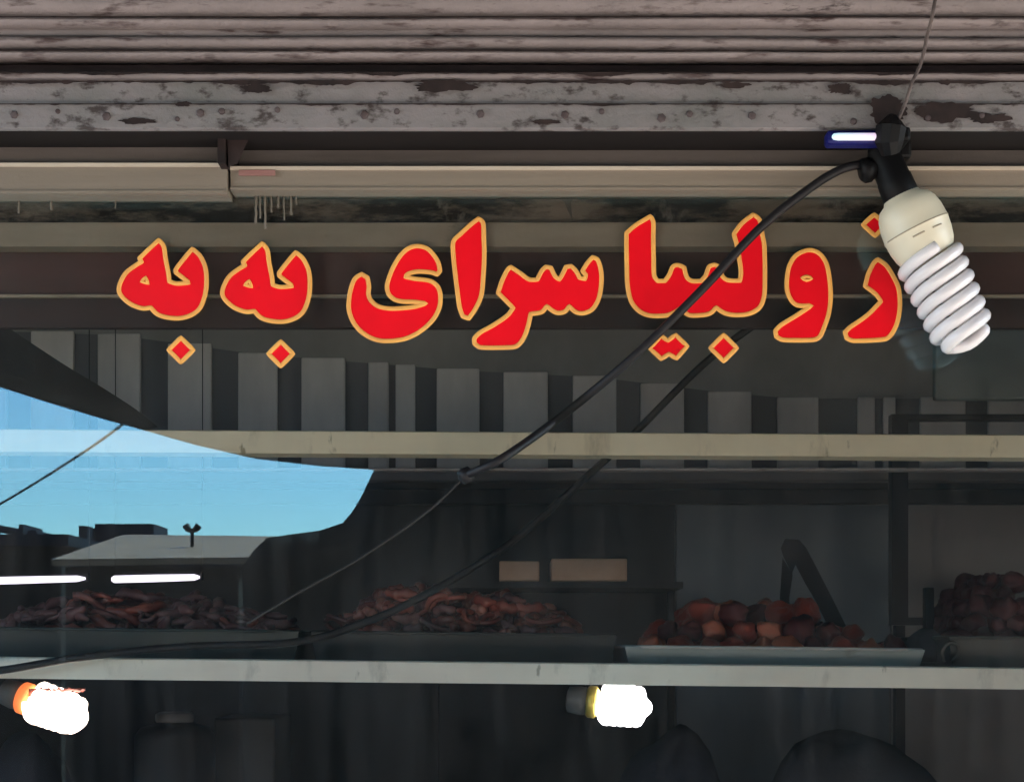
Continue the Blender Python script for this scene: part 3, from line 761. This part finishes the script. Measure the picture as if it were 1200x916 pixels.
def h1(t):
    px = 732+t*352
    ks = [(732,0.035),(770,0.05),(830,0.075),(860,0.088),(900,0.086),(960,0.078),(1000,0.066),(1040,0.040),(1084,0.026)]
    for (a, ha), (b, hb) in zip(ks, ks[1:]):
        if a <= px <= b: return ha+(hb-ha)*(px-a)/(b-a)
    return 0.03
n1 = heap(px2x(736,2.09), px2x(1080,2.09), 0.104, 0.37, h1, 0.0185, ['bamieh', 'bamieh', 'bamieh', 'bamieh_dark', 'bamieh_pale'], 'pale tin tray', 'round fritters heaped in the pale tin tray')
n2 = heap(px2x(1124,2.10), px2x(1236,2.10), 0.118, 0.37, lambda t: 0.05+0.075*min(1, t*1.8), 0.0155, ['bamieh_dark'], 'dull tray', 'dark red fritters heaped in the dull tray', layers=7)

def strip_mesh(seed, m, kind):
    rng = random.Random(seed)
    mb = MB()
    if kind == 0:     # open swirl of batter
        pts = []
        R = 0.030; k = rng.choice((2.5, 3.3, 1.7)); ph = rng.random()*6
        for i in range(64):
            a = i/64*2*math.pi*2
            r = R*(0.72+0.36*math.cos(k*a+ph))
            pts.append((r*1.5*math.cos(a), r*math.sin(a), 0.005*math.sin(a*3+ph)))
        mb.tube(pts, [0.0038+0.0009*math.sin(i*0.6+ph) for i in range(64)], 7)
    else:             # bent finger of fried batter
        L = rng.uniform(0.035, 0.075); c = rng.uniform(-.018, .018); pts = []
        for i in range(13):
            t = i/12-0.5
            pts.append((t*L, c*(1-4*t*t)+rng.uniform(-.001, .001), 0.004*math.sin(t*6+seed)))
        mb.tube(pts, [0.0078*(1-0.6*abs(2*(i/12-.5))**5)*(1+0.25*math.sin(i*1.9+seed)) for i in range(13)], 9)
    me = bpy.data.meshes.new('fried_strip'); me.from_pydata([tuple(v) for v in mb.v], [], mb.f)
    me.materials.append(m)
    for p in me.polygons: p.use_smooth = True
    return me
def zheap(xa, xb, y0, y1, hfun, n, mats, label, group, seed, name='fried_pastry', share=0.5, zb=0.014):
    rng = random.Random(seed)
    bank = {k: ([strip_mesh(seed+i, M[k], 0) for i in range(3)], [strip_mesh(seed+10+i, M[k], 1) for i in range(4)]) for k in mats}
    for i in range(n):
        x = rng.uniform(xa+0.035, xb-0.035); y = y0+0.058+(y1-y0-0.10)*rng.random()**1.3
        t = (x-xa)/(xb-xa); yt = (y-y0)/(y1-y0)
        h = hfun(t)*min(1, 0.55+1.3*yt)
        z = ZS + zb + (h-zb)*(0.35+0.65*i/n) if h > zb else ZS+zb
        mk = rng.choice(mats); b = bank[mk]
        sw = rng.random() < share
        o = bpy.data.objects.new(name, rng.choice(b[0] if sw else b[1])); C.objects.link(o)
        o.location = (x, y, z - TILT*x)
        s = rng.uniform(0.85, 1.15); o.scale = (s, s, s)
        o.rotation_euler = (rng.uniform(-.5, .5), rng.uniform(-.35, .35), rng.uniform(0, 6.28) if sw else rng.gauss(0, 1.0))
        tone = {'zoolbia': 'reddish', 'zoolbia_pale': 'pale', 'zoolbia_mauve': 'mauve-brown'}[mk]
        row = 'front' if yt < 0.33 else ('middle' if yt < 0.66 else 'rear')
        t5 = ('left end', 'left half', 'middle', 'right half', 'right end')[min(4, int(5*t))]
        tag(o, '%s fried pastry %s, %s row, %s of the %s' % (tone, 'swirl' if sw else 'strip', row, t5, label), 'pastry', group)
def h3(t):
    px = -60+t*406
    return 0.042+0.044*math.exp(-((px-170)/120.0)**2)+0.022*math.exp(-((px-20)/90.0)**2)
zheap(px2x(-60,2.1), px2x(346,2.1), 0.108, 0.41, h3, 150, ['zoolbia_mauve', 'zoolbia_mauve', 'zoolbia'], 'dark green tray', 'fried pastries piled in the dark green tray', 41, share=0.2)
def h4(t):
    px = 364+t*358
    return 0.045+0.060*math.exp(-((px-470)/75.0)**2)+0.05*math.exp(-((px-600)/70.0)**2)
zheap(px2x(370,2.12), px2x(700,2.12), 0.128, 0.41, h4, 150, ['zoolbia', 'zoolbia', 'zoolbia_pale', 'zoolbia_mauve'], 'dark brown tray', 'fried pastries piled in the dark brown tray', 77, share=0.12)

# tongs standing behind the round fritters
tg = thing('serving_tongs', 'dark V-shaped tongs standing in the heap of round fritters', 'tongs', P(940, 735, 2.30))
def flatbar(mb, pts, wid, th):
    for (a, b, w0, w1) in pts:
        a, b = Vector(a), Vector(b)
        t = (b-a).normalized(); s = t.cross(Vector((0, 1, 0))).normalized(); q = Vector((0, 1, 0))*th
        v = [a-s*w0-q, a+s*w0-q, b+s*w1-q, b-s*w1-q, a-s*w0+q, a+s*w0+q, b+s*w1+q, b-s*w1+q]
        mb.add(v, [[0,1,2,3],[7,6,5,4],[0,4,5,1],[1,5,6,2],[2,6,7,3],[3,7,4,0]])
    return mb
k = 2.3/F
slab([(918,652),(915,642),(920,631),(936,632),(946,643),(944,664),(932,662),(928,672)], 2.298, 0.014).build('spring_bend', M['blackmetal'], tg)
slab([(917,653),(929,673),(925,700),(926,742),(915,742),(914,700)], 2.296, 0.006).build('arm', M['blackmetal'], tg)
slab([(946,644),(957,665),(974,698),(994,738),(974,742),(956,704),(944,684),(933,663)], 2.309, 0.006).build('arm', M['blackmetal'], tg)
tag(MB().box(px2x(1083,2.3), px2x(1094,2.3), 0.295, 0.31, ZS, zz(688, 2.3), 0.002).build('black_peg', M['blackmetal']), 'short black upright peg between the tin tray and the dull tray', 'peg')
# dark crumpled bag between the two right trays
def lump(name, cx, cy, cz, rx, ry, rz, m, seed, label, cat, flatz=None, group=None):
    bm = bmesh.new(); bmesh.ops.create_icosphere(bm, subdivisions=4, radius=1)
    for v in bm.verts:
        n_ = 1+0.12*noise.noise(v.co*1.3+Vector((seed, 0, 0)))+0.05*noise.noise(v.co*3.5+Vector((0, seed, 0)))
        v.co = Vector((cx+v.co.x*rx*n_, cy+v.co.y*ry*n_, cz+v.co.z*rz*n_))
        if flatz is not None and v.co.z < flatz: v.co.z = flatz+(v.co.z-flatz)*0.03
    bm.verts.index_update()
    vs = [v.co.copy() for v in bm.verts]; fs = [[q.index for q in f.verts] for f in bm.faces]; bm.free()
    o = obj(name, vs, fs, M[m], None, True, Vector((cx, cy, flatz if flatz is not None else cz-rz)))
    return tag(o, label, cat, group)
c = P(1085, 752, 2.2)
lump('crumpled_bag', c.x, c.y, ZS+0.018, 0.028, 0.03, 0.03, 'cloth', 3.3, 'small dark crumpled bag tucked between the two right-hand trays', 'bag', ZS)

# ------------------------------------------------------------------ things farther inside the shop
tag(MB().box(px2x(1096,2.6), px2x(1300,2.6), 0.60, 0.62, zz(468,2.6), zz(386,2.6), 0.004).build('painted_glow', M['palegreen']), 'added board painted as the pale green glow at the right behind the spiral bulb', 'board')  # added board, its pale green paints a soft glow
dr_u = [(-60,345),(0,378),(40,404),(80,430),(120,454),(160,480),(185,500)]
dr_l = [(165,504),(120,492),(60,474),(0,456),(-60,440)]
po = smooth_poly(dr_u+dr_l, 60, 4)
tag(slab(po, 2.45, 0.012).build('mirrored_fold', M['darkgrey']), 'dark band added for the mirrored awning fold at the left above the sky', 'cloth')  # band added inside the shop for the awning fold's dark reflection
# black frame on the right
fr = thing('black_frame', 'tall black rectangular metal frame at the right inside the shop', 'stand', P(1120, 730, 3.35))
df = 3.35; yF = df-DG; t = 0.018
xa, xb = px2x(1045, df), px2x(1330, df)
MB().box(xa, xa+2*t, yF, yF+.03, zz(732, df), zz(485, df)).build('stile', M['blackmetal'], fr)
MB().box(xb-2*t, xb, yF, yF+.03, zz(732, df), zz(485, df)).build('stile', M['blackmetal'], fr)
MB().box(xa+2*t, xb-2*t, yF+.001, yF+.029, zz(492, df), zz(485, df)).build('top_bar', M['blackmetal'], fr)
MB().box(xa+2*t, xb-2*t, yF+.001, yF+.029, zz(732, df), zz(723, df)).build('bottom_bar', M['blackmetal'], fr)
MB().box(xa+.01, xa+.03, yF+.002, yF+.028, 0.12, zz(732, df)-.001).build('foot_post', M['blackmetal'], fr)
MB().box(xb-.03, xb-.01, yF+.002, yF+.028, 0.12, zz(732, df)-.001).build('foot_post', M['blackmetal'], fr)
# back shelf with two brown boxes
ds = 3.1; yS = ds-DG
bs_ = thing('back_shelf', 'dark narrow shelf under the two brown cartons', 'shelf', P(660, 690, ds))
MB().box(px2x(500,ds), px2x(800,ds), yS-.01, yS+.25, zz(689,ds), zz(681.5,ds)).build('board', M['intdark'], bs_)
MB().box(px2x(505,ds), px2x(511,ds), yS+.1, yS+.13, 0.12, zz(689,ds)-.001).build('leg', M['intdark'], bs_)
MB().box(px2x(789,ds), px2x(795,ds), yS+.1, yS+.13, 0.12, zz(689,ds)-.001).build('leg', M['intdark'], bs_)
for (a, b, pt, lab) in ((585, 632, 657, 'smaller of the two brown cartons on the back shelf'), (646, 735, 654, 'wider of the two brown cartons on the back shelf')):
    cbx = thing('carton', lab, 'box', P((a+b)/2, 681, ds), 'brown cartons on the back shelf')
    zb = zz(681.3, ds)
    MB().box(px2x(a,ds), px2x(b,ds), yS, yS+.15, zb, zz(pt,ds), 0.003).build('body', M['card'], cbx)
    MB().box(px2x(a,ds)+.004, px2x(b,ds)-.004, yS-.001, yS-.0003, (zb+zz(pt,ds))/2-.002, (zb+zz(pt,ds))/2+.003).build('tape', M['card'], cbx)
# fluorescent tubes at the left
for (a, b, ya, yb_, lab) in ((-60, 100, 681.5, 677.5, 'lit fluorescent tube at the left edge below the reflected roofs'), (131, 234, 678.5, 676, 'lit fluorescent tube beside the one at the left edge')):
    tl = thing('tube_lamp', lab, 'lamp', P((a+b)/2, 690, 3.2), 'lit fluorescent tubes at the left')
    A, B = P(a, ya, 3.2), P(b, yb_, 3.2)
    kk = 3.2/F
    MB().tube([A, A.lerp(B,.03), A.lerp(B,.5), A.lerp(B,.94), B], [2.5*kk, 4.4*kk, 4.4*kk, 3.8*kk, 1.5*kk], 10).build('tube', M['tubelight'], tl, True)
    o_ = Vector((0, .03, 0.004))
    MB().tube([A+o_, B+o_], 7*kk, 4).build('batten', M['intdark'], tl)
    for q in (A, B):
        MB().tube([q+Vector((0,.03,0)), q+Vector((0,.03,.85))], 0.0012, 5).build('hanger', M['blackmetal'], tl)

# lower part: lit spiral bulbs under the shelf
def small_bulb(org, direc, label, glow, ringm, k, turns, rad, length):
    lamp = thing('lit_bulb', label, 'light bulb', org)
    Mx = axis_matrix(org, direc)
    MB().lathe([(10*k, -30*k), (15*k, -28*k), (17*k, -14*k), (16*k, -6*k)], 20, Mx).build('socket', M['greybase'], lamp, True)
    MB().lathe([(17*k, -6*k), (19*k, -4*k), (19*k, 4*k), (15*k, 7*k)], 24, Mx).build('base_ring', M[ringm], lamp, True)
    spiral(MB(), Mx, rad*0.72*k, rad*0.66*k, 14*k, length*k, rad*0.33*k, turns).build('glowing_tube', M[glow], lamp, True)
    MB().lathe([(rad*.3*k, 6*k), (rad*.62*k, 14*k), (rad*.62*k, (length-4)*k), (rad*.3*k, length*k)], 20, Mx).build('glass_core', M[glow], lamp, True)
    return lamp
dk = 2.12; k = dk/F
small_bulb(P(694, 822, dk), (1, -0.15, -0.10), 'lit white spiral bulb with brass ring under the middle of the shelf', 'bulbwhite', 'brass', k, 2.4, 25, 56)
small_bulb(P(30, 818, dk), (1, -0.15, -0.32), 'lit spiral bulb with orange glow at the left under the shelf', 'bulbwarm', 'haloring', k, 2.8, 25, 66)
# crumpled film under the shelf, the left bulb's orange glow in its colour
mb = MB(); nx, ny = 46, 8
for i in range(nx+1):
    for j in range(ny+1):
        px = 34+66*i/nx; t_ = j/ny
        dpt = 2.09+0.10*t_
        sag = (10+7*math.sin(i*0.5)*math.exp(-i/40))*(math.sin(math.pi*t_)**0.6)*(1-i/nx*0.75)
        p = P(px, 804.5+sag, dpt); p.z += 0.004*noise.noise(Vector((i*.35, j*.8, 2)))-0.002
        mb.v.append(p)
for i in range(nx):
    for j in range(ny):
        a = i*(ny+1)+j; mb.f.append([a, a+1, a+ny+2, a+ny+1])
fo = mb.build('glow_film', M['film'], None, True)
md = fo.modifiers.new('thick', 'SOLIDIFY'); md.thickness = 0.0006
tag(fo, 'crumpled film under the shelf, with the orange glow of the left bulb painted in', 'film')

# dark bundles low in the window
def sack(px, ptop, d, wpx, hpx, m, seed, label):
    kk = d/F; c = P(px, ptop, d)
    return lump('sack', c.x, c.y, c.z-hpx*kk, wpx*kk, 0.16, hpx*kk, m, seed, label, 'sack', 0.62, None)
tb = thing('low_counter', 'dark low counter under the shelf carrying the sacks', 'counter', (0, 0.5, 0.12))
MB().box(X0+.2, X1-.2, 0.34, 1.35, 0.57, 0.618, 0.004).build('top', M['intdark'], tb)
for x in (X0+.25, X1-.33):
    for y in (0.37, 1.25):
        MB().box(x, x+.07, y, y+.07, 0.12, 0.569).build('leg', M['intdark'], tb)
def bulk(px0, px1, ptop, d, m, seed, label, name='sack', cat='sack'):
    kk = d/F; zt = zz(ptop, d); zb = 0.6185
    cx = px2x((px0+px1)/2, d)
    hz_ = (zt-zb)*0.66
    lump(name, cx, d-DG, zb+(zt-zb)*0.45, (px1-px0)/2*kk, 0.17, (zt-zb)*0.55, m, seed, label, cat, zb)
bulk(850, 1150, 846, 2.70, 'cloth', 1.7, 'large dark rounded sack at the lower right of the window')
bulk(690, 880, 858, 2.62, 'cloth2', 5.2, 'blue-black rounded sack under the middle bulb')
bulk(-60, 125, 868, 2.66, 'cloth2', 8.4, 'blue-black sack at the lower left under the orange bulb')
cn = thing('canister', 'dull grey canister standing at the lower left under the shelf', 'canister', (px2x(205, 2.7), .7, .6185))
MB().lathe([(.068, 0), (.07, .004), (.07, zz(862,2.7)-.6185), (.06, zz(852,2.7)-.6185), (.03, zz(846,2.7)-.6185)], 28, Matrix.Translation((px2x(205,2.7), .7, .6185))).build('body', M['canister'], cn, True)
MB().lathe([(.032, 0), (.034, .003), (.034, .014), (.028, .018)], 20, Matrix.Translation((px2x(205,2.7), .7, zz(846,2.7)+.0003))).build('cap', M['greybase'], cn, True)
tag(MB().box(px2x(262,2.9), px2x(332,2.9), .8, 1.0, .6185, zz(838,2.9), .005).build('grey_box', M['canister']), 'dull grey upright box beside the canister', 'box')

# ------------------------------------------------------------------ the street that the glass mirrors
# brown tarpaulin awning over the pavement
aw = thing('tarp_awning', 'dark brown tarpaulin awning stretched from the shop front', 'awning', (0, -1.5, 2.2))
edge = [(-330,330),(-200,378),(-90,420),(0,449),(60,468),(120,486),(160,497),(230,517),(300,533),(370,541),(440,546),(520,545),(640,541),(800,536),(1000,530),(1300,522),(1500,515)]
mb = MB(); ns = 14
for i, (px, py) in enumerate(edge):
    e = Pm(px, py, 5.0)
    s0 = Vector((e.x*1.0, 0.024, ZC+1.22))
    for j in range(ns+1):
        t_ = j/ns
        p = s0.lerp(e, t_)
        p.z -= 0.05*math.sin(math.pi*t_)
        p.z += 0.02*noise.noise(Vector((p.x*1.5, p.y*1.5, 3)))*(1 if 0 < j < ns else 0)
        mb.v.append(p)
for i in range(len(edge)-1):
    for j in range(ns):
        a = i*(ns+1)+j; mb.f.append([a, a+1, a+ns+2, a+ns+1])
o = mb.build('canvas', M['tarp'], aw, True)
md = o.modifiers.new('thick', 'SOLIDIFY'); md.thickness = 0.006
MB().tube([Pm(px, py, 5.0) for px, py in edge], 0.012, 8).build('edge_rope', M['darktarp'], aw, True)
for px in (-300, 1480):
    e = Pm(px, 342 if px < 0 else 516, 4.98)
    MB().tube([Vector((e.x, e.y, 0.12)), e], 0.02, 8).build('pole', M['blackmetal'], aw, True)
# dark hanging tarpaulin of the stall opposite
outl = [(283,664),(296,645),(312,630),(340,625),(372,620),(400,611),(413,596),(424,578),(432,562),(443,541),(448,520),(470,470)]
hd = 7.5
st = thing('hanging_tarp', 'dark hanging tarpaulin with a curved edge on the stall opposite', 'tarpaulin', Pm(800, 760, hd))
cols = [(px, py) for px, py in outl] + [(520,440),(600,430),(700,425),(800,425),(900,425),(1000,425),(1100,425),(1200,425),(1350,425),(1500,425)]
mb = MB(); rows = 12
for i, (px, py) in enumerate(cols):
    tp = Pm(px, py, hd)
    for j in range(rows+1):
        t_ = j/rows
        z = tp.z + (0.02-tp.z)*t_
        y = tp.y + 0.10*math.sin(px*0.045)*(0.3+0.7*t_) + 0.05*math.sin(px*0.013+t_*2)
        mb.v.append(Vector((tp.x, y, z)))
for i in range(len(cols)-1):
    for j in range(rows):
        a = i*(rows+1)+j; mb.f.append([a, a+1, a+rows+2, a+rows+1])
o = mb.build('canvas', M['darktarp'], st, True)
md = o.modifiers.new('thick', 'SOLIDIFY'); md.thickness = 0.008
for px in (500, 1000, 1480):
    e = Pm(px, 428, hd+.25)
    MB().tube([Vector((e.x, e.y, 0.0)), e], 0.03, 8).build('post', M['blackmetal'], st, True)
# low shed with a pale sheet roof
r0, r1 = 14.0, 15.8
A, B, Cc, D = Pm(60,655,r0), Pm(290,652.5,r0), Pm(325,628,r1), Pm(144,626,r1)
shd = thing('low_shed', 'low shed with a pale grey sloping roof mirrored in the glass', 'shed', ((A.x+B.x)/2, A.y, 0))
up = Vector((0, 0, 0.06))
MB().add([A, B, Cc, D, A-up, B-up, Cc-up, D-up], [[0,1,2,3],[7,6,5,4],[0,4,5,1],[1,5,6,2],[2,6,7,3],[3,7,4,0]]).build('roof', M['roof'], shd)
MB().box(A.x+.1, B.x-.1, D.y+.05, A.y-.1, 0.0, A.z-.062).build('wall', M['mud'], shd)
vp = Pm(225, 638, 14.9)
mb = MB().tube([vp-Vector((0,0,.05)), vp+Vector((0,0,.13))], 0.018, 8)
vo = mb.build('roof_vent', M['blackmetal'], shd, True)
MB().tube([vp+Vector((-.065,0,.19)), vp+Vector((-.03,0,.145)), vp+Vector((0,0,.135)), vp+Vector((.03,0,.145)), vp+Vector((.065,0,.19))], [.036,.03,.022,.03,.036], 8).build('vent_cowl', M['blackmetal'], vo, True)
# dark building row behind
rb = 19.0
def fb(a, b, top, d, depth, name, m, par):
    p0, p1 = Pm(a, top, d), Pm(b, top, d)
    return MB().box(p0.x, p1.x, p0.y-depth, p0.y, 0.0, p0.z).build(name, M[m], par)
fbg = thing('far_building', 'dark flat-roofed building on the skyline with chimneys', 'building', (Pm(60,632,rb).x, Pm(60,632,rb).y, 0))
fb(6, 330, 633, rb, 6, 'wall', 'farwall', fbg)
def chim(a, b, top, d, name='chimney'):
    p0, p1 = Pm(a, top, d), Pm(b, top, d)
    MB().box(p0.x, p1.x, p0.y-.8, p0.y, zz(634, d), p0.z).build(name, M['farwall'], fbg)
chim(111, 180, 613.5, rb+.6, 'roof_room'); chim(92, 102, 616, rb+.3); chim(32, 43, 621, rb+.3); chim(22, 27, 614, rb+.3)
a_, b_ = Pm(-40, 612, rb+.4), Pm(25, 624, rb+.4)
MB().tube([a_, b_], 0.05, 6).build('slanting_pole', M['farwall'], fbg)
# neighbouring low building that closes the view to the left
nb = thing('mud_building', 'dark mud-brown low building left of the shed across the street', 'building', (Pm(-300,655,16).x, Pm(-300,655,16).y, 0))
p0, p1 = Pm(-1500, 640, 16), Pm(72, 640, 16)
MB().box(p0.x, p1.x, p0.y-5, p0.y, 0, p0.z).build('wall', M['mud'], nb)
MB().box(p0.x-.1, p1.x+.1, p0.y-5.1, p0.y+.1, p0.z+.001, p0.z+.12).build('parapet', M['farwall'], nb)
# taller house across the street on the right
rh = thing('brick_house', 'tall shaded house across the street behind the hanging tarpaulin', 'building', (5, -11, 0))
MB().box(-0.5, 14, -18, -11, 0, 5.2).build('wall', M['mud'], rh)
MB().box(-0.65, 14.15, -18.15, -10.85, 5.202, 5.4).build('roof_slab', M['farwall'], rh)
# overhead wire
tag(MB().tube(curve_pts([Pm(-90,640,9.0),Pm(0,590,7.6),Pm(80,541,6.4),Pm(152,490,5.4),Pm(250,403,4.4),Pm(330,330,3.6)]), 0.006, 6).build('overhead_wire', M['cable'], None, True), 'thin overhead wire crossing the mirrored sky', 'wire')
